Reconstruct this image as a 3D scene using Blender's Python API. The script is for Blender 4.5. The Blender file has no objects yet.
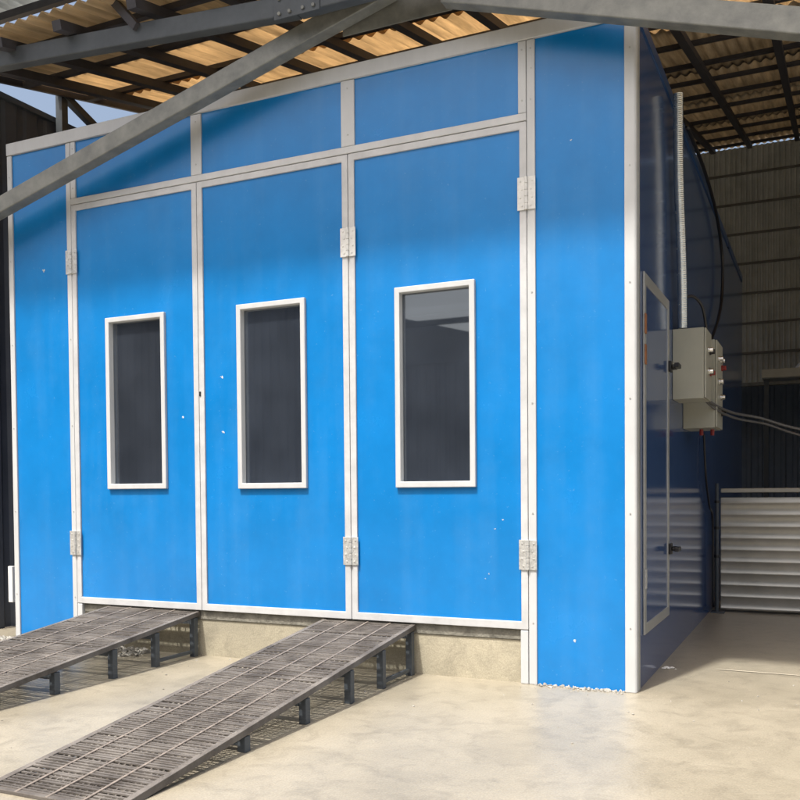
import bpy, bmesh, math, random
from mathutils import Vector, Matrix
random.seed(7)
S = bpy.context.scene
C = S.collection

# ---------------------------------------------------------------- camera
cam_d = bpy.data.cameras.new('camera')
cam = bpy.data.objects.new('camera', cam_d); C.objects.link(cam); S.camera = cam
yaw, pitch, roll = 0.4361, -0.0256, -0.0082
fw = Vector((-math.sin(yaw)*math.cos(pitch), math.cos(yaw)*math.cos(pitch), math.sin(pitch)))
r0 = fw.cross(Vector((0, 0, 1))).normalized(); u0 = r0.cross(fw)
rr = math.cos(roll)*r0 + math.sin(roll)*u0
uu = -math.sin(roll)*r0 + math.cos(roll)*u0
M = Matrix((rr, uu, -fw)).transposed().to_4x4(); M.translation = Vector((0.9054, -4.9419, 1.1108))
cam.matrix_world = M
cam_d.sensor_width = 36; cam_d.lens = 36*906.08/800; cam_d.shift_y = (512.72-400)/800
cam_d.clip_start = 0.05; cam_d.clip_end = 3000

# ---------------------------------------------------------------- sky, sun, exposure
SUN = Vector((-.35, -1.25, 2.6)).normalized()
w = bpy.data.worlds.new('World'); S.world = w; w.use_nodes = True
nt = w.node_tree; bg = nt.nodes['Background']
sky = nt.nodes.new('ShaderNodeTexSky'); sky.sky_type = 'NISHITA'; sky.sun_disc = False
sky.sun_elevation = math.asin(SUN.z); sky.sun_rotation = math.atan2(SUN.x, SUN.y)
sky.dust_density = 9.0; sky.air_density = 1.2; sky.ozone_density = 1.0
nt.links.new(sky.outputs[0], bg.inputs[0]); bg.inputs[1].default_value = 0.15
sd = bpy.data.lights.new('sun', 'SUN'); sd.energy = 3.6; sd.angle = math.radians(2.5); sd.color = (1, .955, .88)
so = bpy.data.objects.new('sun', sd); C.objects.link(so)
so.rotation_euler = SUN.to_track_quat('Z', 'Y').to_euler(); so.location = (-3, -10, 20)
S.view_settings.view_transform = 'Standard'; S.view_settings.look = 'None'
S.view_settings.exposure = 0.64; S.view_settings.gamma = 1
S.view_settings.use_curve_mapping = False
S.cycles.max_bounces = 10; S.cycles.transparent_max_bounces = 12

# ---------------------------------------------------------------- materials
def mat(name, col, rough=.5, metal=0, var=.12, vscale=3., bump=0., bscale=40., rvar=.1, coat=0, stretch=(1, 1, 1), col2=None, spec=.5):
    m = bpy.data.materials.new(name); m.use_nodes = True
    n = m.node_tree; p = n.nodes['Principled BSDF']
    tc = n.nodes.new('ShaderNodeTexCoord'); mp = n.nodes.new('ShaderNodeMapping')
    mp.inputs['Scale'].default_value = stretch
    n.links.new(tc.outputs['Object'], mp.inputs[0])
    nz = n.nodes.new('ShaderNodeTexNoise'); nz.inputs['Scale'].default_value = vscale
    nz.inputs['Detail'].default_value = 8; nz.inputs['Roughness'].default_value = .65
    n.links.new(mp.outputs[0], nz.inputs[0])
    cr = n.nodes.new('ShaderNodeValToRGB')
    c2 = col2 or tuple(min(1, c*(1+var)) for c in col)
    c1 = tuple(c*(1-var) for c in col)
    cr.color_ramp.elements[0].position = .32; cr.color_ramp.elements[0].color = (*c1, 1)
    cr.color_ramp.elements[1].position = .68; cr.color_ramp.elements[1].color = (*c2, 1)
    n.links.new(nz.outputs[0], cr.inputs[0]); n.links.new(cr.outputs[0], p.inputs['Base Color'])
    mr = n.nodes.new('ShaderNodeMapRange'); mr.inputs['To Min'].default_value = max(.02, rough-rvar)
    mr.inputs['To Max'].default_value = min(1, rough+rvar)
    n.links.new(nz.outputs[0], mr.inputs[0]); n.links.new(mr.outputs[0], p.inputs['Roughness'])
    p.inputs['Metallic'].default_value = metal; p.inputs['Coat Weight'].default_value = coat
    p.inputs['Coat Roughness'].default_value = .08; p.inputs['Specular IOR Level'].default_value = spec
    if bump:
        nb = n.nodes.new('ShaderNodeTexNoise'); nb.inputs['Scale'].default_value = bscale; nb.inputs['Detail'].default_value = 5
        n.links.new(mp.outputs[0], nb.inputs[0])
        b = n.nodes.new('ShaderNodeBump'); b.inputs['Strength'].default_value = bump; b.inputs['Distance'].default_value = .02
        n.links.new(nb.outputs[0], b.inputs['Height']); n.links.new(b.outputs[0], p.inputs['Normal'])
    return m

def blue_paint():
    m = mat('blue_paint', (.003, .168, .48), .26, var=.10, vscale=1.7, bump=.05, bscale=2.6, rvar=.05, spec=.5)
    n = m.node_tree; p = n.nodes['Principled BSDF']
    # faint vertical roll-forming streaks and a film of pale dust in patches
    tc = n.nodes.new('ShaderNodeTexCoord')
    mp = n.nodes.new('ShaderNodeMapping'); mp.inputs['Scale'].default_value = (6, 6, .35)
    n.links.new(tc.outputs['Object'], mp.inputs[0])
    st = n.nodes.new('ShaderNodeTexNoise'); st.inputs['Scale'].default_value = 1.5; st.inputs['Detail'].default_value = 6
    n.links.new(mp.outputs[0], st.inputs[0])
    sp = n.nodes.new('ShaderNodeTexNoise'); sp.inputs['Scale'].default_value = 2.2; sp.inputs['Detail'].default_value = 9
    sp.inputs['Roughness'].default_value = .75
    n.links.new(tc.outputs['Object'], sp.inputs[0])
    mul = n.nodes.new('ShaderNodeMath'); mul.operation = 'MULTIPLY'
    n.links.new(st.outputs[0], mul.inputs[0]); n.links.new(sp.outputs[0], mul.inputs[1])
    mr = n.nodes.new('ShaderNodeMapRange'); mr.inputs['From Min'].default_value = .22; mr.inputs['From Max'].default_value = .42
    mr.inputs['To Max'].default_value = .11
    n.links.new(mul.outputs[0], mr.inputs[0])
    # splashes of dried dust near the bottom
    vo = n.nodes.new('ShaderNodeTexNoise'); vo.inputs['Scale'].default_value = 55; vo.inputs['Detail'].default_value = 2
    n.links.new(tc.outputs['Object'], vo.inputs[0])
    ms = n.nodes.new('ShaderNodeMapRange'); ms.inputs['From Min'].default_value = .70; ms.inputs['From Max'].default_value = .78
    ms.inputs['To Max'].default_value = .3
    n.links.new(vo.outputs[0], ms.inputs[0])
    ad = n.nodes.new('ShaderNodeMath'); ad.use_clamp = True
    n.links.new(mr.outputs[0], ad.inputs[0]); n.links.new(ms.outputs[0], ad.inputs[1])
    mx = n.nodes.new('ShaderNodeMix'); mx.data_type = 'RGBA'
    src = p.inputs['Base Color'].links[0].from_socket
    n.links.new(ad.outputs[0], mx.inputs['Factor']); n.links.new(src, mx.inputs[6])
    mx.inputs[7].default_value = (.12, .30, .55, 1)
    n.links.new(mx.outputs[2], p.inputs['Base Color'])
    return m

BLUE = blue_paint()
def shaded_blue_gloss():
    m = mat('shaded_blue_side', (.04, .085, .21), .13, var=.08, vscale=1.1, bump=.012, bscale=2.2, rvar=.03, spec=.6)  # same blue paint as the front, darkened in colour for the unlit side
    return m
SIDE = shaded_blue_gloss()
WHITE = mat('white_aluminium', (.48, .50, .515), .4, var=.07, vscale=9, rvar=.08, bump=.02, stretch=(1, 1, .3))
WHITE2 = mat('door_frame_aluminium', (.47, .485, .50), .38, var=.12, vscale=7, rvar=.08)
GREYAL = mat('grey_aluminium', (.36, .37, .36), .35, .3, var=.1, vscale=6)
ZINC = mat('zinc_plate', (.55, .56, .55), .4, .55, var=.25, vscale=60, bump=.05)
GALV = mat('galvanised_sheet', (.42, .41, .37), .34, .78, var=.12, vscale=3, bump=.04, bscale=6, rvar=.08)
DUCTM = mat('galvanised_duct', (.62, .66, .66), .25, .9, var=.15, vscale=20)
STEEL = mat('grey_painted_steel', (.165, .175, .17), .5, .25, var=.2, vscale=9, bump=.06, rvar=.12, col2=(.225, .235, .22))
DSTEEL = mat('dark_painted_steel', (.065, .077, .09), .55, .2, var=.25, vscale=5, bump=.04)
RAFT = mat('rafter_steel', (.045, .045, .055), .6, .1, var=.3, vscale=6)
GRATE = mat('rusty_grating_steel', (.115, .10, .088), .7, .25, var=.45, vscale=5, bump=.15, bscale=90, col2=(.20, .185, .17), rvar=.2)
WORN = mat('worn_bright_steel', (.22, .19, .165), .6, .3, var=.3, vscale=25)
BOX = mat('beige_grey_enamel', (.36, .36, .30), .45, var=.06, vscale=4)
BLACK = mat('black_plastic', (.012, .012, .014), .4, var=.2)
CABLE = mat('grey_cable_sheath', (.10, .10, .10), .5, var=.2)
SILVER = mat('bright_steel', (.7, .7, .68), .2, 1, var=.1)
RED = mat('red_plastic', (.22, .02, .02), .35, var=.1)
RUST = mat('rusty_hinge', (.28, .12, .05), .7, .2, var=.3, vscale=30)
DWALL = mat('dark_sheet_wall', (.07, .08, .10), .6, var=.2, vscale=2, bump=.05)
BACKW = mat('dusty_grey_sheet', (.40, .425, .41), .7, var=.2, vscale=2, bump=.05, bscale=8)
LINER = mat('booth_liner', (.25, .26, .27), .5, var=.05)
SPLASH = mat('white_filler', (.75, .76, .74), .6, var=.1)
CHIP = mat('dull_filler', (.45, .52, .58), .7, var=.2, vscale=30)
MORTAR = mat('pale_mortar', (.33, .32, .29), .9, var=.3, vscale=30, bump=.3)
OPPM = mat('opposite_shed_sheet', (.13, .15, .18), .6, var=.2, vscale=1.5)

def concrete(name, c1, c2, rough):
    m = mat(name, c1, rough, var=.08, vscale=1.1, bump=.12, bscale=60, rvar=.12, col2=c2)
    n = m.node_tree; p = n.nodes['Principled BSDF']; tc = n.nodes['Texture Coordinate']
    nz = n.nodes.new('ShaderNodeTexNoise'); nz.inputs['Scale'].default_value = 7; nz.inputs['Detail'].default_value = 12
    nz.inputs['Roughness'].default_value = .7; nz.inputs['Distortion'].default_value = .6
    n.links.new(tc.outputs['Object'], nz.inputs[0])
    mr = n.nodes.new('ShaderNodeMapRange'); mr.inputs['From Min'].default_value = .48; mr.inputs['From Max'].default_value = .75
    mr.inputs['To Max'].default_value = .62
    n.links.new(nz.outputs[0], mr.inputs[0])
    mx = n.nodes.new('ShaderNodeMix'); mx.data_type = 'RGBA'
    src = p.inputs['Base Color'].links[0].from_socket
    n.links.new(mr.outputs[0], mx.inputs['Factor']); n.links.new(src, mx.inputs[6])
    mx.inputs[7].default_value = (c1[0]*.55, c1[1]*.55, c1[2]*.55, 1)
    n.links.new(mx.outputs[2], p.inputs['Base Color'])
    g = n.nodes.new('ShaderNodeTexNoise'); g.inputs['Scale'].default_value = 130; g.inputs['Detail'].default_value = 3
    n.links.new(tc.outputs['Object'], g.inputs[0])
    gr = n.nodes.new('ShaderNodeMapRange'); gr.inputs['From Min'].default_value = .3; gr.inputs['From Max'].default_value = .7; gr.inputs['To Min'].default_value = .82; gr.inputs['To Max'].default_value = 1.12
    n.links.new(g.outputs[0], gr.inputs[0])
    gm = n.nodes.new('ShaderNodeVectorMath'); gm.operation = 'SCALE'
    n.links.new(mx.outputs[2], gm.inputs[0]); n.links.new(gr.outputs[0], gm.inputs['Scale']); n.links.new(gm.outputs[0], p.inputs['Base Color'])
    return m
FLOOR = concrete('tan_concrete_floor', (.265, .24, .185), (.34, .31, .245), .36)
PLINTH = concrete('stained_plinth_concrete', (.30, .28, .215), (.42, .385, .29), .8)

def roof_mat(name, col, trans, f, stripes=True):
    m = bpy.data.materials.new(name); m.use_nodes = True; n = m.node_tree
    p = n.nodes['Principled BSDF']; p.inputs['Roughness'].default_value = .8
    out = n.nodes['Material Output']
    tc = n.nodes.new('ShaderNodeTexCoord'); mp = n.nodes.new('ShaderNodeMapping')
    mp.inputs['Scale'].default_value = (9, .55, .5) if stripes else (1.5, 1, 1)
    n.links.new(tc.outputs['Object'], mp.inputs[0])
    nz = n.nodes.new('ShaderNodeTexNoise'); nz.inputs['Scale'].default_value = 2.2; nz.inputs['Detail'].default_value = 9
    nz.inputs['Roughness'].default_value = .7
    n.links.new(mp.outputs[0], nz.inputs[0])
    cr = n.nodes.new('ShaderNodeValToRGB')
    cr.color_ramp.elements[0].position = .3; cr.color_ramp.elements[0].color = (*[c*.6 for c in col], 1)
    cr.color_ramp.elements[1].position = .7; cr.color_ramp.elements[1].color = (*[min(1, c*1.2) for c in col], 1)
    n.links.new(nz.outputs[0], cr.inputs[0]); n.links.new(cr.outputs[0], p.inputs['Base Color'])
    tr = n.nodes.new('ShaderNodeBsdfTranslucent')
    mc = n.nodes.new('ShaderNodeMix'); mc.data_type = 'RGBA'; mc.blend_type = 'MULTIPLY'; mc.inputs['Factor'].default_value = 1
    n.links.new(cr.outputs[0], mc.inputs[6]); mc.inputs[7].default_value = (*trans, 1)
    n.links.new(mc.outputs[2], tr.inputs[0])
    mx = n.nodes.new('ShaderNodeMixShader'); mx.inputs[0].default_value = f
    n.links.new(p.outputs[0], mx.inputs[1]); n.links.new(tr.outputs[0], mx.inputs[2]); n.links.new(mx.outputs[0], out.inputs[0])
    return m
TILE = roof_mat('weathered_tan_roof_tile', (.68, .57, .42), (1, .95, .86), .68)
TILE_DIM = roof_mat('dimmed_tan_roof_tile', (.40, .35, .275), (.9, .85, .76), .34)  # darker, less translucent copy of the front tile; dims the rear rows
CANOPYM = roof_mat('grey_fibre_sheet', (.55, .57, .56), (1, 1, 1), .65, False)

def glass_mat():
    m = bpy.data.materials.new('tinted_glass'); m.use_nodes = True; n = m.node_tree
    n.nodes.remove(n.nodes['Principled BSDF']); out = n.nodes['Material Output']
    t = n.nodes.new('ShaderNodeBsdfTransparent'); t.inputs[0].default_value = (.5, .55, .62, 1)
    g = n.nodes.new('ShaderNodeBsdfGlossy'); g.inputs['Roughness'].default_value = .02; g.inputs[0].default_value = (.9, .95, 1, 1)
    f = n.nodes.new('ShaderNodeFresnel'); f.inputs[0].default_value = 1.6
    tc = n.nodes.new('ShaderNodeTexCoord'); nz = n.nodes.new('ShaderNodeTexNoise'); nz.inputs['Scale'].default_value = 5
    n.links.new(tc.outputs['Object'], nz.inputs[0])
    b = n.nodes.new('ShaderNodeBump'); b.inputs['Strength'].default_value = .015
    n.links.new(nz.outputs[0], b.inputs['Height']); n.links.new(b.outputs[0], g.inputs['Normal'])
    a = n.nodes.new('ShaderNodeMath'); a.operation = 'MULTIPLY_ADD'; a.inputs[1].default_value = 1.7; a.inputs[2].default_value = .06; a.use_clamp = True
    n.links.new(f.outputs[0], a.inputs[0])
    df = n.nodes.new('ShaderNodeBsdfDiffuse'); df.inputs[0].default_value = (.27, .33, .44, 1)   # pale bluish haze put into the colour, lifting the dark panes
    nd = n.nodes.new('ShaderNodeTexNoise'); nd.inputs['Scale'].default_value = 3; nd.inputs['Detail'].default_value = 8
    n.links.new(tc.outputs['Object'], nd.inputs[0])
    md = n.nodes.new('ShaderNodeMapRange'); md.inputs['From Min'].default_value = .3; md.inputs['From Max'].default_value = .7
    md.inputs['To Min'].default_value = .06; md.inputs['To Max'].default_value = .11; n.links.new(nd.outputs[0], md.inputs[0])
    md2 = n.nodes.new('ShaderNodeMixShader'); n.links.new(md.outputs[0], md2.inputs[0])
    n.links.new(t.outputs[0], md2.inputs[1]); n.links.new(df.outputs[0], md2.inputs[2])
    mx = n.nodes.new('ShaderNodeMixShader'); n.links.new(a.outputs[0], mx.inputs[0])
    n.links.new(md2.outputs[0], mx.inputs[1]); n.links.new(g.outputs[0], mx.inputs[2]); n.links.new(mx.outputs[0], out.inputs[0])
    return m
GLASS = glass_mat()

# ---------------------------------------------------------------- helpers
def thing(name, label, cat, loc=(0, 0, 0), group=None):
    o = bpy.data.objects.new(name, None); C.objects.link(o); o.location = loc
    o.empty_display_size = .2
    o['label'] = label; o['category'] = cat
    if group: o['group'] = group
    return o
def tag(o, label, cat, group=None, kind=None):
    o['label'] = label; o['category'] = cat
    if group: o['group'] = group
    if kind: o['kind'] = kind
    return o
def wpos(o):
    v = Vector((0, 0, 0))
    while o is not None: v += o.location; o = o.parent
    return v
def obj(name, bm, m, parent=None, bevel=0., smooth=False, seg=2):
    """geometry is given in world coordinates"""
    me = bpy.data.meshes.new(name)
    bmesh.ops.recalc_face_normals(bm, faces=bm.faces)
    bm.to_mesh(me); bm.free(); me.materials.append(m)
    o = bpy.data.objects.new(name, me); C.objects.link(o)
    off = wpos(parent)
    if off.length: me.transform(Matrix.Translation(-off))
    if parent is not None: o.parent = parent
    if bevel:
        b = o.modifiers.new('bevel', 'BEVEL'); b.width = bevel; b.segments = seg; b.limit_method = 'ANGLE'; b.angle_limit = math.radians(40)
    if smooth:
        for p in me.polygons: p.use_smooth = True
    return o
def box(bm, a, b):
    x0, y0, z0 = a; x1, y1, z1 = b
    v = [bm.verts.new(c) for c in ((x0, y0, z0), (x1, y0, z0), (x1, y1, z0), (x0, y1, z0), (x0, y0, z1), (x1, y0, z1), (x1, y1, z1), (x0, y1, z1))]
    for f in ((0, 1, 2, 3), (4, 5, 6, 7), (0, 1, 5, 4), (1, 2, 6, 5), (2, 3, 7, 6), (3, 0, 4, 7)):
        bm.faces.new([v[i] for i in f])
def B(*pairs):
    bm = bmesh.new()
    for a, b in pairs: box(bm, a, b)
    return bm
def ring(bm, o, i, y0, y1, axis='Y'):
    """rectangular frame; o,i = (h0,z0,h1,z1) outer / inner; mitred"""
    def P(h, y, z): return (h, y, z) if axis == 'Y' else (y, h, z)
    rs = []
    for (h0, z0, h1, z1) in (o, i):
        for y in (y0, y1):
            rs.append([bm.verts.new(P(h, y, z)) for h, z in ((h0, z0), (h1, z0), (h1, z1), (h0, z1))])
    oa, ob, ia, ib = rs
    for k in range(4):
        l = (k+1) % 4
        bm.faces.new((oa[k], oa[l], ia[l], ia[k])); bm.faces.new((ob[k], ob[l], ib[l], ib[k]))
        bm.faces.new((oa[k], oa[l], ob[l], ob[k])); bm.faces.new((ia[k], ia[l], ib[l], ib[k]))
def bar(bm, a, b, wd, ht, up=(0, 0, 1)):
    """beam of rectangular section between two points"""
    a = Vector(a); b = Vector(b); d = (b-a).normalized(); s = d.cross(Vector(up)).normalized(); u = s.cross(d)
    vs = []
    for p in (a, b):
        for i, j in ((-1, -1), (1, -1), (1, 1), (-1, 1)): vs.append(bm.verts.new(p+s*wd/2*i+u*ht/2*j))
    for f in ((0, 1, 2, 3), (4, 5, 6, 7), (0, 1, 5, 4), (1, 2, 6, 5), (2, 3, 7, 6), (3, 0, 4, 7)): bm.faces.new([vs[i] for i in f])
def cyl(bm, a, b, r, n=16, r2=None):
    a = Vector(a); b = Vector(b); d = (b-a); q = d.to_track_quat('Z', 'Y').to_matrix().to_4x4()
    q.translation = (a+b)/2
    bmesh.ops.create_cone(bm, cap_ends=True, segments=n, radius1=r, radius2=r if r2 is None else r2, depth=d.length, matrix=q)
def tube(bm, pts, r, n=10):
    pts = [Vector(p) for p in pts]
    # catmull-rom resample
    out = []
    for i in range(len(pts)-1):
        p0 = pts[max(i-1, 0)]; p1 = pts[i]; p2 = pts[i+1]; p3 = pts[min(i+2, len(pts)-1)]
        for k in range(8):
            t = k/8
            out.append(.5*((2*p1)+(-p0+p2)*t+(2*p0-5*p1+4*p2-p3)*t*t+(-p0+3*p1-3*p2+p3)*t**3))
    out.append(pts[-1])
    rings = []; ref = Vector((0, 0, 1))
    for i, p in enumerate(out):
        d = (out[min(i+1, len(out)-1)]-out[max(i-1, 0)]).normalized()
        s = d.cross(ref)
        if s.length < .1: s = d.cross(Vector((0, 1, 0)))
        s.normalize(); u = s.cross(d); ref = u
        rings.append([bm.verts.new(p+r*(math.cos(2*math.pi*k/n)*s+math.sin(2*math.pi*k/n)*u)) for k in range(n)])
    for a, b in zip(rings, rings[1:]):
        for k in range(n): bm.faces.new((a[k], a[(k+1) % n], b[(k+1) % n], b[k]))
    bm.faces.new(rings[0]); bm.faces.new(rings[-1][::-1])

# ---------------------------------------------------------------- ground
bm = bmesh.new()
bmesh.ops.create_grid(bm, x_segments=1, y_segments=1, size=600)
o = obj('ground', bm, mat('dusty_yard_ground', (.27, .235, .18), .9, var=.2, vscale=.6, bump=.3, bscale=20)); o['kind'] = 'structure'; o.location.z = -.03
bm = B(((-5.19, -7, -.3), (9, 13.6, 0)))
o = obj('floor', bm, FLOOR); o['kind'] = 'structure'
# long shallow crack filled with pale dust
bm = bmesh.new(); pts = []; x = .33; y = .84
while x < 4.4:
    pts.append((x, y)); x += .07; y += random.uniform(-.006, .006)
for (xa, ya), (xb, yb) in zip(pts, pts[1:]):
    v = [bm.verts.new(c) for c in ((xa, ya-.008, .004), (xb, yb-.008, .004), (xb, yb+.008, .004), (xa, ya+.008, .004))]; bm.faces.new(v)
o = obj('floor_joint', bm, mat('pale_joint', (.5, .46, .37), .8)); o['kind'] = 'structure'

# ---------------------------------------------------------------- spray booth
HT = 3.70; L = 7.0; XL = -4.602
booth = thing('spray_booth', 'large blue panelled paint spray booth with white aluminium framing and three tall folding doors', 'spray booth', (-2.3, 0, 0))
# shell
def panel(name, x0, x1, z0, z1, m=BLUE):
    return obj(name, B(((x0, .012, z0), (x1, .055, z1))), m, booth)
panel('front_panel', -4.56, -4.02, .0, 3.61)
panel('front_panel', -.56, -.05, .0, 3.61)
tops = [(-4.56, -4.02), (-3.94, -2.91), (-2.835, -1.77), (-1.69, -.645)]
for a, b in tops[1:]: panel('top_panel', a, b, 3.2, 3.615)
o = obj('plinth', B(((-3.94, .03, 0), (-.64, .12, .243))), PLINTH, booth)
obj('sill_strip', B(((-3.935, .022, .245), (-.648, .12, .306))), mat('rough_dark_grey', (.17, .165, .14), .9, var=.35, vscale=14, bump=.5, bscale=50), booth, .004)  # dark gap below the doors, made as a darker grey strip
# posts (fixed)
def post(x0, x1, z0, z1, y0=0, m=WHITE, name='frame_post'):
    o = obj(name, B(((x0, y0, z0), (x1, y0+.06, z1))), m, booth, .004); return o
post(XL, -4.556, 0, 3.609)
post(-4.0235, -3.982, 0, 3.609)                        # lower part next to door: fixed jamb
post(-3.979, -3.934, 3.211, 3.609)
post(-3.979, -3.936, 0, .305)
post(-2.915, -2.830, 3.211, 3.609)
post(-1.777, -1.684, 3.211, 3.609)
post(-.598, -.5513, 0, 3.609)
post(-.648, -.601, 3.211, 3.609)
post(-.647, -.602, 0, .305)
# corner post: front flange and side flange
bm = bmesh.new(); pr = [(-.0594, .0), (-.006, .0), (.001, .006), (.004, .012), (.004, .055), (-.0594, .055)]
lo = [bm.verts.new((x, y, 0)) for x, y in pr]; hi = [bm.verts.new((x, y, 3.611)) for x, y in pr]
bm.faces.new(lo); bm.faces.new(hi)
for k in range(6): bm.faces.new((lo[k], lo[(k+1) % 6], hi[(k+1) % 6], hi[k]))
corner = obj('corner_post', bm, WHITE, booth, .004)
obj('corner_cover', B(((-.002, .058, 0), (.006, .095, 3.70))), GREYAL, booth, .002)
# rails
obj('top_rail', B(((XL, -.006, 3.612), (.004, .07, 3.70))), WHITE, booth, .004)
obj('lintel_rail', B(((-3.981, -.002, 3.167), (-.6, .058, 3.2092))), WHITE, booth, .003)
# roof, back, sides and inner walls
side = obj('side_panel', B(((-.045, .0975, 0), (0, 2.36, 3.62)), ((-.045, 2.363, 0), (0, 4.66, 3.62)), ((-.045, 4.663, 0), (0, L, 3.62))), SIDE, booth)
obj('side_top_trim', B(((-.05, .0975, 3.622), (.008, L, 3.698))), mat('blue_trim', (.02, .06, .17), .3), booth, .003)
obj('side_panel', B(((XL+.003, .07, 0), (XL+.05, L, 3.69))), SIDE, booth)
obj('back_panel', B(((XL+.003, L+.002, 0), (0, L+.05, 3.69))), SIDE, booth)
obj('ceiling_panel', B(((XL+.06, .08, 3.60), (-.055, L-.01, 3.60+.05))), LINER, booth)
obj('inner_floor', B(((XL+.06, .125, .25), (-.055, L-.01, .30))), LINER, booth)
obj('inner_wall', B(((XL+.055, L-.06, .31), (-.06, L-.02, 3.59)), ((-.07, .12, .31), (-.056, L-.07, 3.59)), ((XL+.053, .12, .31), (XL+.07, L-.07, 3.59))), LINER, booth)

# doors
def door(x0, x1, win, hinges_x, hz, hm, wid=1):
    z0, z1 = .3095, 3.163
    st = .041
    d = obj('door', bmesh.new(), BLUE, booth)
    bm = bmesh.new()
    wx0, wx1, wz0, wz1 = win
    ring(bm, (x0+.03, z0+.03, x1-.03, z1-.03), (wx0+.02, wz0+.02, wx1-.02, wz1-.02), .012, .052)
    off = wpos(booth); bmesh.ops.recalc_face_normals(bm, faces=bm.faces); bm.to_mesh(d.data); bm.free(); d.data.transform(Matrix.Translation(-off))
    bm = bmesh.new(); ring(bm, (x0, z0, x1, z1), (x0+st, z0+.045, x1-st, z1-.041), 0, .056)
    obj('door_frame', bm, WHITE2, d, .003)
    bm = bmesh.new(); ring(bm, (wx0, wz0, wx1, wz1), (wx0+.034, wz0+.036, wx1-.034, wz1-.034), -.010, .05)
    obj('window_frame', bm, WHITE, d, .004)
    obj('window_pane', B(((wx0+.03, .034, wz0+.03), (wx1-.03, .040, wz1-.03))), GLASS, d)
    return d
def hinge(parent, xc, z0, z1, m):
    bm = bmesh.new()
    box(bm, (xc-.052, -.007, z0), (xc-.010, -.001, z1)); box(bm, (xc+.010, -.007, z0), (xc+.052, -.001, z1))
    n = 5; h = (z1-z0)/n
    for k in range(n): cyl(bm, (xc, -.008, z0+k*h+.001), (xc, -.008, z0+(k+1)*h-.001), .0105, 14)
    for s in (-1, 1):
        for k in range(4):
            z = z0+(k+.5)*(z1-z0)/4; cyl(bm, (xc+s*(.026+.008*(k % 2)), -.0105, z), (xc+s*(.026+.008*(k % 2)), -.006, z), .0048, 10)
    return obj('hinge', bm, m, parent, .001)
d1 = door(-3.979, -2.875, (-3.672, -3.152, 1.130, 2.332), 0, 0, 0)
d2 = door(-2.871, -1.735, (-2.562, -2.044, 1.124, 2.322), 0, 0, 0)
d3 = door(-1.731, -.601, (-1.421, -.911, 1.122, 2.318), 0, 0, 0)
ZW = mat('painted_hinge', (.60, .61, .60), .4, .1, var=.1, vscale=40)
hinge(d1, -3.979, 2.676, 2.846, ZINC); hinge(d1, -3.983, .657, .831, ZINC)
hinge(d2, -1.733, 2.54, 2.716, ZW); hinge(d2, -1.733, .647, .820, ZINC)
hinge(d3, -.600, 2.67, 2.853, ZW); hinge(d3, -.600, .650, .820, ZINC)
obj('lock_cap', B(((-2.868, -.004, 1.745), (-2.856, .0, 1.775))), BLACK, d2)
# white screw caps and filler spots on the panels
for x, z, r, p in ((-4.258, 2.735, .017, booth), (-3.016, 1.613, .014, d1), (-2.692, 1.863, .015, d2), (-2.690, 1.501, .014, d2), (-.339, .263, .016, booth), (-.754, .932, .008, d3), (-.80, .88, .006, d3), (-.84, .62, .007, d3), (-.86, .59, .005, d3), (-.35, 3.02, .006, booth)):
    r *= .75; bm = bmesh.new(); cyl(bm, (x, .0125, z), (x, .0112, z), r*.7, 9, r*.5)
    for k in range(5):
        a = random.random()*6.28; q = r*random.uniform(.15, .4); e = r*random.uniform(.5, 1.2)
        cyl(bm, (x+math.cos(a)*e, .0125, z+math.sin(a)*e*.8), (x+math.cos(a)*e, .011, z+math.sin(a)*e*.8), q, 7)
    obj('filler_spot', bm, CHIP, p)
# screws on posts and rails
for x in (-4.58, -4.0, -.572, -.03):
    z = .35
    while z < 3.6:
        bm = bmesh.new(); cyl(bm, (x, -.0025, z), (x, .001, z), .0045, 8); obj('screw', bm, GREYAL, booth); z += .62
for x in (-3.957, -2.872, -1.73, -.625, -.575):
    for z in (3.28, 3.56):
        bm = bmesh.new(); cyl(bm, (x, -.0025, z), (x, .001, z), .005, 8); obj('screw', bm, GREYAL, booth)
# side door with frame, glass, hinges, handles
sdoor = obj('side_door', B(((.0005, .225, .31), (.006, 1.075, 2.285))), SIDE, booth)
bm = bmesh.new(); ring(bm, (.1986, .286, 1.097, 2.306), (.255, .345, 1.04, 2.245), .001, .012, 'X')
obj('door_frame', bm, GREYAL, sdoor, .003)
for z in (.6, 1.85, 2.02):
    obj('hinge', B(((.012, .195, z-.055), (.019, .235, z+.055))), RUST if z > 1.7 else ZINC, sdoor, .002)
for z in (1.885, .715):
    bm = bmesh.new(); box(bm, (.012, 1.05, z-.035), (.03, 1.12, z+.035))
    cyl(bm, (.03, 1.085, z), (.062, 1.085, z), .014, 12); box(bm, (.055, 1.0, z-.014), (.082, 1.12, z+.014))
    box(bm, (.0125, 1.12, z-.012), (.05, 1.18, z+.012))
    obj('handle', bm, BLACK, sdoor, .004)

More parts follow.
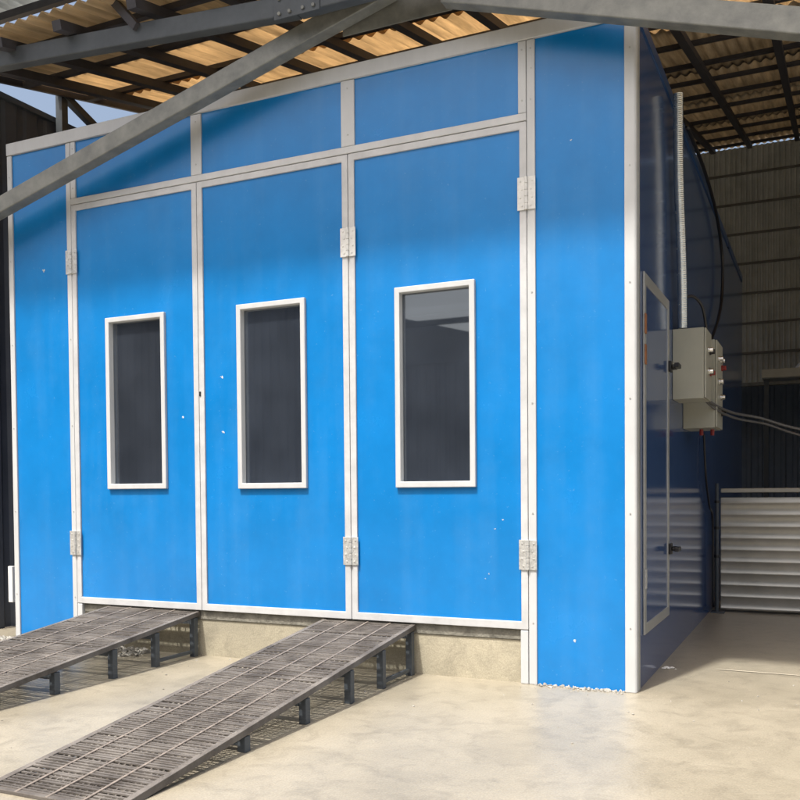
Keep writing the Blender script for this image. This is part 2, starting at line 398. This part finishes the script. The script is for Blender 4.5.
# mortar and foam crumbs along the foot of the booth
def rubble(name, x0, x1, y0, y1, n, s, m, label):
    bm = bmesh.new()
    for k in range(n):
        x = x0+(x1-x0)*(random.random()+.06*math.sin(k)); x = min(max(x, x0), x1)
        y = y1-(y1-y0)*random.random()**1.8*(.4+.6*abs(math.sin(x*17))); r = random.uniform(.2, 1)**1.6*s*1.3
        mtx = Matrix.Translation((x, y, r*.25)) @ Matrix.Rotation(random.random()*6, 4, (random.random(), random.random(), 1)) @ Matrix.Diagonal((1, random.uniform(.5, 1), random.uniform(.3, .7), 1))
        bmesh.ops.create_icosphere(bm, subdivisions=1, radius=r, matrix=mtx)
    for v in bm.verts: v.co += Vector([random.uniform(-.15, .15)*s*.6 for _ in range(3)])
    return tag(obj(name, bm, m), label, 'rubble', kind='stuff')
rubble('mortar_crumbs', -.56, -.05, -.06, .008, 190, .012, MORTAR, 'pale mortar crumbs along the foot of the right blue panel')
rubble('gravel', -5.15, -3.3, -.35, .0, 900, .028, MORTAR, 'grey gravel and broken mortar at the left foot of the booth')
bm = bmesh.new()
for x, y, r in ((.03, .735, .012), (.045, .76, .015), (.06, .745, .009), (.075, .77, .012), (.10, .75, .006)):
    bmesh.ops.create_icosphere(bm, subdivisions=1, radius=r, matrix=Matrix.Translation((x, y, r*.5)) @ Matrix.Diagonal((1.4, 1, .5, 1)))
tag(obj('plastic_scrap', bm, SPLASH), 'white plastic scraps on the floor beside the dark side wall', 'scrap')

rubble('floor_grit', -4.6, 1.6, -2.4, .6, 260, .007, MORTAR, 'fine grit scattered over the tan concrete floor')
# ---------------------------------------------------------------- ramps
def ramp(x0, x1, label):
    yt, zt, yb, zb = .02, .300, -2.55, .012
    t = thing('access_ramp', label, 'ramp', ((x0+x1)/2, yt, 0), 'steel ramps in front of the booth doors')
    zz = lambda y: zt+(zt-zb)*(y-yt)/(yt-yb)
    bm = bmesh.new()                      # deck: cross bars and wavy mesh strands
    y = yt-.02; k = 0
    while y > yb+.02:
        bar(bm, (x0+.02, y+random.uniform(-.004, .004), zz(y)-.004+random.uniform(-.003, .003)), (x1-.02, y+random.uniform(-.006, .006), zz(y)-.004+random.uniform(-.003, .003)), random.uniform(.010, .015), .006)
        y -= .021; k += 1
    n = 18
    for i in range(n+1):
        x = x0+.03+(x1-x0-.06)*i/n
        bar(bm, (x, yt, zz(yt)-.010), (x+random.uniform(-.004, .004), yb+.03, zz(yb+.03)-.010), .006, .010)
    obj('grating', bm, GRATE, t)
    obj('end_bar', B(((x0, yb-.005, .0), (x1, yb+.028, .014))), GRATE, t, .002)
    for f in (0, .25, .5, .75, 1):
        x = x0+.015+(x1-x0-.03)*f
        bm = bmesh.new(); bar(bm, (x, yt, zz(yt)-.014), (x, yb, zz(yb)-.014), .03 if f in (0, 1) else .012, .030 if f in (0, 1) else .034)
        obj('side_rail' if f in (0, 1) else 'stringer', bm, GRATE if f in (0, 1) else WORN, t, .002)
    for y in (-.03, -.42, -.80, -1.25, -1.75):
        for x in (x0+.02, x1-.02):
            obj('leg', B(((x-.02, y-.02, 0), (x+.02, y+.02, zz(y-.02)-.033))), DSTEEL, t, .002)
        bm = bmesh.new(); bar(bm, (x0+.045, y, zz(y)-.06), (x1-.045, y, zz(y)-.06), .03, .03); obj('cross_bar', bm, DSTEEL, t, .002)
    bm = bmesh.new(); bar(bm, (x1-.02, -.06, .035), (x1-.02, -.395, .035), .02, .02); obj('brace', bm, DSTEEL, t)
    return t
ramp(-3.70, -2.90, 'rusty steel grating ramp up to the left door, the wider one farther left')
ramp(-1.945, -1.305, 'rusty steel grating ramp in front of the joint between middle and right doors')

# ---------------------------------------------------------------- control boxes, duct and cables on the side wall
def cbox(name, y0, y1, z0, z1, d, label, knobs):
    t = thing(name, label, 'control box', (.004, y0, z0), 'electrical boxes on the side wall')
    obj('cabinet', B(((.001, y0, z0), (d-.014, y1, z1))), BOX, t, .004)
    dd = obj('cabinet_door', B(((d-.012, y0+.004, z0+.004), (d, y1-.004, z1-.004))), BOX, t, .003)
    for (yy, z, r, m) in knobs:
        bm = bmesh.new(); cyl(bm, (d+.0005, yy, z), (d+.012, yy, z), r*1.3, 16); cyl(bm, (d+.012, yy, z), (d+.035, yy, z), r, 16)
        obj('switch', bm, m, dd, .002)
    return t
cbox('control_box', 1.30, 1.62, 1.694, 2.158, .214, 'beige control box with flat side, the nearer and higher one on the dark wall', ((1.40, 2.02, .016, SILVER), (1.50, 2.02, .016, BLACK), (1.42, 1.88, .02, SILVER), (1.52, 1.88, .016, RED)))
cb2 = cbox('control_box', 1.80, 2.20, 1.53, 2.15, .232, 'beige control box hanging lower, behind the nearer box on the dark wall', ((1.88, 2.02, .017, SILVER), (2.0, 2.02, .017, SILVER), (2.1, 1.98, .017, RED), (1.9, 1.86, .02, SILVER), (2.02, 1.76, .018, SILVER), (2.1, 1.65, .017, BLACK)))
for x, y in ((.11, 1.95), (.18, 2.0)):
    bm = bmesh.new(); cyl(bm, (x, y, 1.485), (x, y, 1.5295), .014, 12); obj('cable_gland', bm, RED, cb2, .002)
# corrugated duct
bm = bmesh.new(); pts = 640; rings = []
for i in range(pts+1):
    f = i/pts; z = 2.165+f*(3.62-2.165)
    x = .062; y = 1.34-.26*f if f < 1 else 1.08
    y = 1.345-.22*f; x = .060+.004*math.sin(f*7)
    r = .031+.0011*math.sin(i*1.2)*.7
    rings.append([bm.verts.new((x+r*math.cos(a*math.pi/9), y+r*math.sin(a*math.pi/9), z)) for a in range(18)])
for a, b in zip(rings, rings[1:]):
    for k in range(18): bm.faces.new((a[k], a[(k+1) % 18], b[(k+1) % 18], b[k]))
tag(obj('conduit_pipe', bm, DUCTM, smooth=True), 'shiny galvanised ribbed conduit running up the dark wall from the control box', 'conduit')
def cable(pts, r, label, m=CABLE, group=None):
    bm = bmesh.new(); tube(bm, pts, r); return tag(obj('cable', bm, m, smooth=True), label, 'cable', group)
cable([(.03, 1.45, 2.16), (.035, 1.45, 2.30), (.07, 1.45, 2.385), (.12, 1.46, 2.39), (.17, 1.5, 2.32), (.19, 1.56, 2.16)], .010, 'black cable looping over the top of the nearer control box', BLACK)
cable([(.03, 1.8, 3.66), (.035, 2.55, 3.67), (.04, 3.2, 3.62), (.04, 3.73, 3.525), (.04, 4.05, 3.38), (.045, 4.17, 3.2), (.045, 4.1, 2.9), (.045, 3.75, 2.62), (.045, 3.1, 2.3), (.06, 2.6, 1.9), (.1, 2.21, 1.75)], .014, 'black cable arching down the side wall from its top edge', BLACK)
cable([(.12, 1.63, 1.80), (.2, 1.7, 1.70), (.3, 2.2, 1.66), (.47, 2.6, 1.64), (.75, 2.7, 1.55), (1.4, 2.9, 1.42), (2.4, 3.3, 1.40), (4.4, 3.8, 1.7)], .010, 'grey cable sagging away to the right, the upper of the pair')
cable([(.12, 1.66, 1.77), (.22, 1.8, 1.66), (.33, 2.3, 1.62), (.5, 2.7, 1.60), (.78, 2.8, 1.50), (1.4, 3.0, 1.36), (2.4, 3.4, 1.33), (4.4, 3.9, 1.6)], .009, 'grey cable sagging away to the right, the lower of the pair')
cable([(.02, 2.9, 1.55), (.03, 2.95, 1.2), (.03, 3.2, .95), (.035, 3.42, .8), (.035, 3.47, .05)], .009, 'thin black cable hanging down the side wall beside the dark post', BLACK)

# ---------------------------------------------------------------- metal fence behind
fence = thing('metal_fence', 'low galvanised ribbed sheet fence standing against the side wall of the booth', 'fence', (2.5, 3.55, 0))
bm = bmesh.new(); zs = []; z = .02
P = []
while z < 1.04:
    for dz, dy in ((0, 0), (.006, -.003), (.013, -.0045), (.020, -.003), (.026, 0), (.060, .001)): P.append((3.56+dy, z+dz))
    z += .104
for (y, z), (y2, z2) in zip(P, P[1:]):
    v = [bm.verts.new(c) for c in ((.09, y, z), (4.5, y, z), (4.5, y2, z2), (.09, y2, z2))]; bm.faces.new(v)
    v = [bm.verts.new(c) for c in ((.09, y+.01, z), (4.5, y+.01, z), (4.5, y2+.01, z2), (.09, y2+.01, z2))]; bm.faces.new(v)
bmesh.ops.remove_doubles(bm, verts=bm.verts, dist=.0005)
fs = obj('fence_sheet', bm, GALV, fence, smooth=True)
obj('top_rail', B(((.09, 3.535, 1.058), (4.5, 3.585, 1.098))), GALV, fence, .006)
for x in (1.55, 3.0, 4.45): obj('fence_post', B(((x-.02, 3.575, 0), (x+.02, 3.615, 1.065))), GALV, fence)
pt = thing('steel_post', 'thin dark post bolted to the floor where the ribbed fence meets the booth', 'post', (.06, 3.47, 0))
bm = bmesh.new(); cyl(bm, (.065, 3.48, .01), (.065, 3.48, 1.14), .016, 14); obj('post', bm, DSTEEL, pt, smooth=False)
obj('base_plate', B(((.015, 3.42, .0), (.13, 3.54, .012))), DSTEEL, pt, .002)
for z in (.98, .75, .5):
    bm = bmesh.new(); cyl(bm, (.065, 3.48, z-.012), (.065, 3.48, z+.012), .024, 14); obj('collar', bm, BLACK, pt)

# ---------------------------------------------------------------- shed walls
def corr_wall(name, x0, x1, y, z0, z1, pitch, depth, m, axis='Y', parent=None):
    bm = bmesh.new(); pr = []; x = x0
    while x < x1:
        for dx, dy in ((0, 0), (.5, 0), (.62, -1), (.88, -1)): pr.append((x+dx*pitch, y+dy*depth))
        x += pitch
    for (xa, ya), (xb, yb) in zip(pr, pr[1:]):
        q = ((xa, ya, z0), (xb, yb, z0), (xb, yb, z1), (xa, ya, z1))
        if axis == 'X': q = [(b, a, c) for a, b, c in q]
        bm.faces.new([bm.verts.new(c) for c in q])
    bmesh.ops.remove_doubles(bm, verts=bm.verts, dist=.0005)
    o = obj(name, bm, m, parent)
    s = o.modifiers.new('thickness', 'SOLIDIFY'); s.thickness = .004
    return o
lw = thing('boundary_wall', 'dark sheet wall running back along the left of the booth', 'wall', (-5.2, 4, 0))
corr_wall('wall_sheet', .3, 13.2, -5.19, 0, 4.33, .22, .018, DWALL, 'X', lw)
obj('cap_rail', B(((-5.25, .3, 4.3305), (-5.16, 13.2, 4.375))), DSTEEL, lw)
tag(obj('white_strip', B(((-4.93, .23, .245), (-4.885, .262, .53))), SPLASH, None, .004), 'short white plastic strip standing beside the left edge of the booth', 'strip')
BACKG = mat('girt_steel', (.12, .12, .11), .6, var=.2)
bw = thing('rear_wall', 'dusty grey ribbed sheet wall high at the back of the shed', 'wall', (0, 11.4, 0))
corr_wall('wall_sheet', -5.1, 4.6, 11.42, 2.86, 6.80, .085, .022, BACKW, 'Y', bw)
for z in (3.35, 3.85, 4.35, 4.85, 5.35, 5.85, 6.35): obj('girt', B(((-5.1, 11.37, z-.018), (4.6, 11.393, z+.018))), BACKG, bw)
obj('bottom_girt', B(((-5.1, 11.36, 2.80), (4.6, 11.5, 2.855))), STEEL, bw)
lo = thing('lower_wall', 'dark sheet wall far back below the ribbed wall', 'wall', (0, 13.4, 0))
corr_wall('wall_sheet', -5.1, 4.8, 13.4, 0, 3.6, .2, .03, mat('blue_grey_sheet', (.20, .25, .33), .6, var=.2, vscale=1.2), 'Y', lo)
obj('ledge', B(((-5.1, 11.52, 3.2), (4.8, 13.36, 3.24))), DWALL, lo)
rw = thing('added_shade_wall', 'added dark sheet wall, out of view, dimming the right side of the shed', 'wall', (4.7, 8, 0))
corr_wall('wall_sheet', 4.6, 13.3, 4.75, 0, 6.9, .22, .02, DWALL, 'X', rw)  # unseen wall added to keep the rear right of the shed dark

# shelf with clutter behind the fence
sh = thing('storage_shelf', 'long pale steel shelf in the dark area behind the fence', 'shelf', (2.2, 8.5, 0))
obj('shelf_board', B(((.15, 8.5, 2.59), (4.4, 8.95, 2.62))), GREYAL, sh, .003)
obj('shelf_rail', B(((.15, 8.46, 2.60), (4.4, 8.498, 2.715))), mat('pale_shelf_steel', (.42, .42, .36), .5, var=.1), sh, .004)
for x in (.2, 2.2, 4.3): obj('shelf_post', B(((x-.03, 8.6, 0), (x+.03, 8.66, 2.585))), DSTEEL, sh)
random.seed(3)
for k, (x, wd, h, lab) in enumerate(((.40, .22, .12, 'low pale bundle at the left end of the high shelf'), (.66, .2, .19, 'rumpled pale bundle next along the high shelf'))):
    bm = bmesh.new(); bmesh.ops.create_icosphere(bm, subdivisions=3, radius=1)
    for v in bm.verts:
        v.co *= 1+random.uniform(-.12, .12); v.co.x *= wd/2; v.co.y *= .13; v.co.z *= h/2; v.co += Vector((x, 8.7, 2.62+h/2))
    tag(obj('wrapped_bundle', bm, SPLASH, smooth=True), lab, 'bundle')

# ---------------------------------------------------------------- roof: one steel structure
sl = .222; RZ = lambda y: 4.35+sl*y
roof = thing('shed_roof', 'sloping tan corrugated roof on dark steel rafters over the booth', 'roof', (0, 5, 4.2))
def corr_sheet(name, x0, x1, y0, y1, zf, pitch, amp, m, parent, rows=2, dz=0, drop=0.):
    bm = bmesh.new(); n = int((x1-x0)/pitch*8); G = []
    for j in range(rows+1):
        y = y0+(y1-y0)*j/rows
        G.append([bm.verts.new((x0+(x1-x0)*i/n, y, zf(y)+dz+amp*math.sin(2*math.pi*i/8))) for i in range(n+1)])
    for a, b in zip(G, G[1:]):
        for i in range(n): bm.faces.new((a[i], a[i+1], b[i+1], b[i]))
    o = obj(name, bm, m, parent, smooth=True)
    s = o.modifiers.new('thickness', 'SOLIDIFY'); s.thickness = .005
    return o
y = -.47; k = 0
while y < 11.6:
    y1 = min(y+1.86, 11.75)
    corr_sheet('roof_sheet', -5.02, 4.72, y, y1+.12, lambda q, a=y: RZ(q)+.006*(k % 2),   .105, .016, TILE if k < 2 else TILE_DIM, roof)
    y = y1; k += 1
SD = Vector((0, 1, sl)).normalized()
yy = -.48
pl = []
ylist = [-.1, .55, 1.25, 2.05, 2.9, 3.75, 4.65, 5.5, 6.4, 7.3, 8.3, 9.3, 10.3, 11.25]
for yy in ylist:
    bm = bmesh.new(); bar(bm, (-5.0, yy, RZ(yy)-.045), (4.7, yy, RZ(yy)-.045), .04, .04)
    obj('purlin', bm, RAFT, roof)
for x in (-4.62, -4.15, -3.62, -3.0, -2.48, -1.9, -1.35, -.78, -.2, .52, 1.25, 2.0, 2.75, 3.5, 4.3):
    bm = bmesh.new(); a = Vector((x, -.46, RZ(-.46)-.10)); b = Vector((x, 11.34, RZ(11.34)-.10)); bar(bm, a, b, .072, .062)
    obj('rafter', bm, RAFT, roof)
# eave beam under the rafters near the front edge and the inverted-V braces
bm = bmesh.new(); bar(bm, (-6.0, -.3, 4.255), (-1.88, -.3, 3.945), .08, .12); bar(bm, (-1.88, -.3, 3.945), (4.7, -.3, 3.95), .08, .12)
obj('eave_beam', bm, DSTEEL, roof, .006)
obj('splice_plate', B(((-2.03, -.346, 3.875), (-1.72, -.339, 4.02))), DSTEEL, roof, .002)
for x in (-1.99, -1.92, -1.83, -1.76):
    for z in (3.905, 3.99):
        bm = bmesh.new(); cyl(bm, (x, -.356, z), (x, -.347, z), .011, 6); obj('bolt', bm, STEEL, roof)
bm = bmesh.new(); bar(bm, (-6.0, -.17, 2.77), (-1.34, -.17, 3.99), .09, .115, (0, 0, 1)); obj('brace', bm, STEEL, roof, .006)
bm = bmesh.new(); bar(bm, (-1.0, -.19, 3.865), (4.6, -.19, 2.105), .09, .125, (0, 0, 1)); obj('brace', bm, STEEL, roof, .006)
obj('gusset_plate', B(((-1.7, -.105, 3.82), (-1.0, -.095, 4.02))), STEEL, roof)
bm = bmesh.new(); bar(bm, (-3.75, -.25, 4.80), (-3.05, -.345, 4.06), .05, .05); obj('strut', bm, RAFT, roof)
# short posts from the left wall top to the roof edge
bm = bmesh.new(); bar(bm, (-5.1, 1.05, 4.2), (-5.1, 1.05, 4.60), .07, .07, (0, 1, 0)); obj('stub_post', bm, DSTEEL, roof)
bm = bmesh.new(); bar(bm, (-5.08, .95, 4.60), (-5.08, 1.85, 4.25), .06, .06); obj('strut', bm, DSTEEL, roof)
bm = bmesh.new(); bar(bm, (-5.04, -.47, RZ(-.47)-.015), (-5.04, 11.6, RZ(11.6)-.015), .03, .07); obj('edge_board', bm, RAFT, roof)
# main posts carrying braces, outside the picture
for x, z in ((-6.0, 4.1), (4.6, 4.1)):
    obj('post', B(((x-.07, -.3, -.03), (x+.07, -.16, z))), STEEL, roof, .006)

# upper canopy, higher and farther forward
can = thing('upper_canopy', 'grey fibre sheet canopy set above the front edge of the tan roof', 'canopy', (0, -.3, 4.9))
corr_sheet('canopy_sheet', -7.5, 5.2, -1.1, .5, lambda q: 4.9+.05*(q+1.1), .09, .010, CANOPYM, can)
obj('front_trim', B(((-7.5, -1.13, 4.87), (5.2, -1.10, 4.93))), STEEL, can)
for yy in (-1.0, -.25, .4):
    bm = bmesh.new(); bar(bm, (-7.5, yy, 4.84+.05*(yy+1.1)), (5.2, yy, 4.84+.05*(yy+1.1)), .05, .06); obj('purlin', bm, RAFT, can)
for x in (-7.3, 5.0):
    for yy in (-.9, .35): obj('post', B(((x-.04, yy-.04, -.03), (x+.04, yy+.04, 4.8))), STEEL, can)

# ---------------------------------------------------------------- across the yard, seen only in reflections
op = thing('opposite_shed', 'long dark sheet shed across the yard', 'shed', (-3, -15, 0))
corr_wall('wall_sheet', -30, -9.6, -15, -.03, 8.5, .25, .03, OPPM, 'Y', op)
corr_wall('wall_sheet', -9.6, 12, -15.02, -.03, 4.1, .25, .03, OPPM, 'Y', op)
bm = bmesh.new(); fr = [(-9.6, 5.6), (-9.6, 4.1), (-4.6, 4.1), (-4.6, 4.25)]
va = [bm.verts.new((x, -15.0, z)) for x, z in fr]; vb = [bm.verts.new((x, -15.1, z)) for x, z in fr]
bm.faces.new(va); bm.faces.new(vb)
for q in range(4): bm.faces.new((va[q], va[(q+1) % 4], vb[(q+1) % 4], vb[q]))
obj('gable_sheet', bm, OPPM, op)
for z0, z1, h in ((7.6, 5.4, .22), (6.3, 6.9, .10), (8.4, 7.2, .3)):
    bm = bmesh.new(); bar(bm, (-9.6, -14.4, z0), (-4.5, -14.4, z1), .1, h); obj('roof_brace', bm, DSTEEL, op)
for z in (5.0, 6.3):
    bm = bmesh.new(); bar(bm, (-9.6, -14.6, z), (12, -14.6, z-.5*(z > 5)), .1, .16 if z > 6 else .12); obj('upper_rail', bm, DSTEEL, op)
for x in (-8.9, -6.3, -3.3, 0, 3, 6, 9): obj('roof_post', B(((x-.08, -14.7, -.03), (x+.08, -14.58, 6.2))), DSTEEL, op)
bm = bmesh.new(); bar(bm, (-9.5, -14.75, 6.9), (12, -14.75, 6.4), 1.5, .08); obj('eave_sheet', bm, OPPM, op)
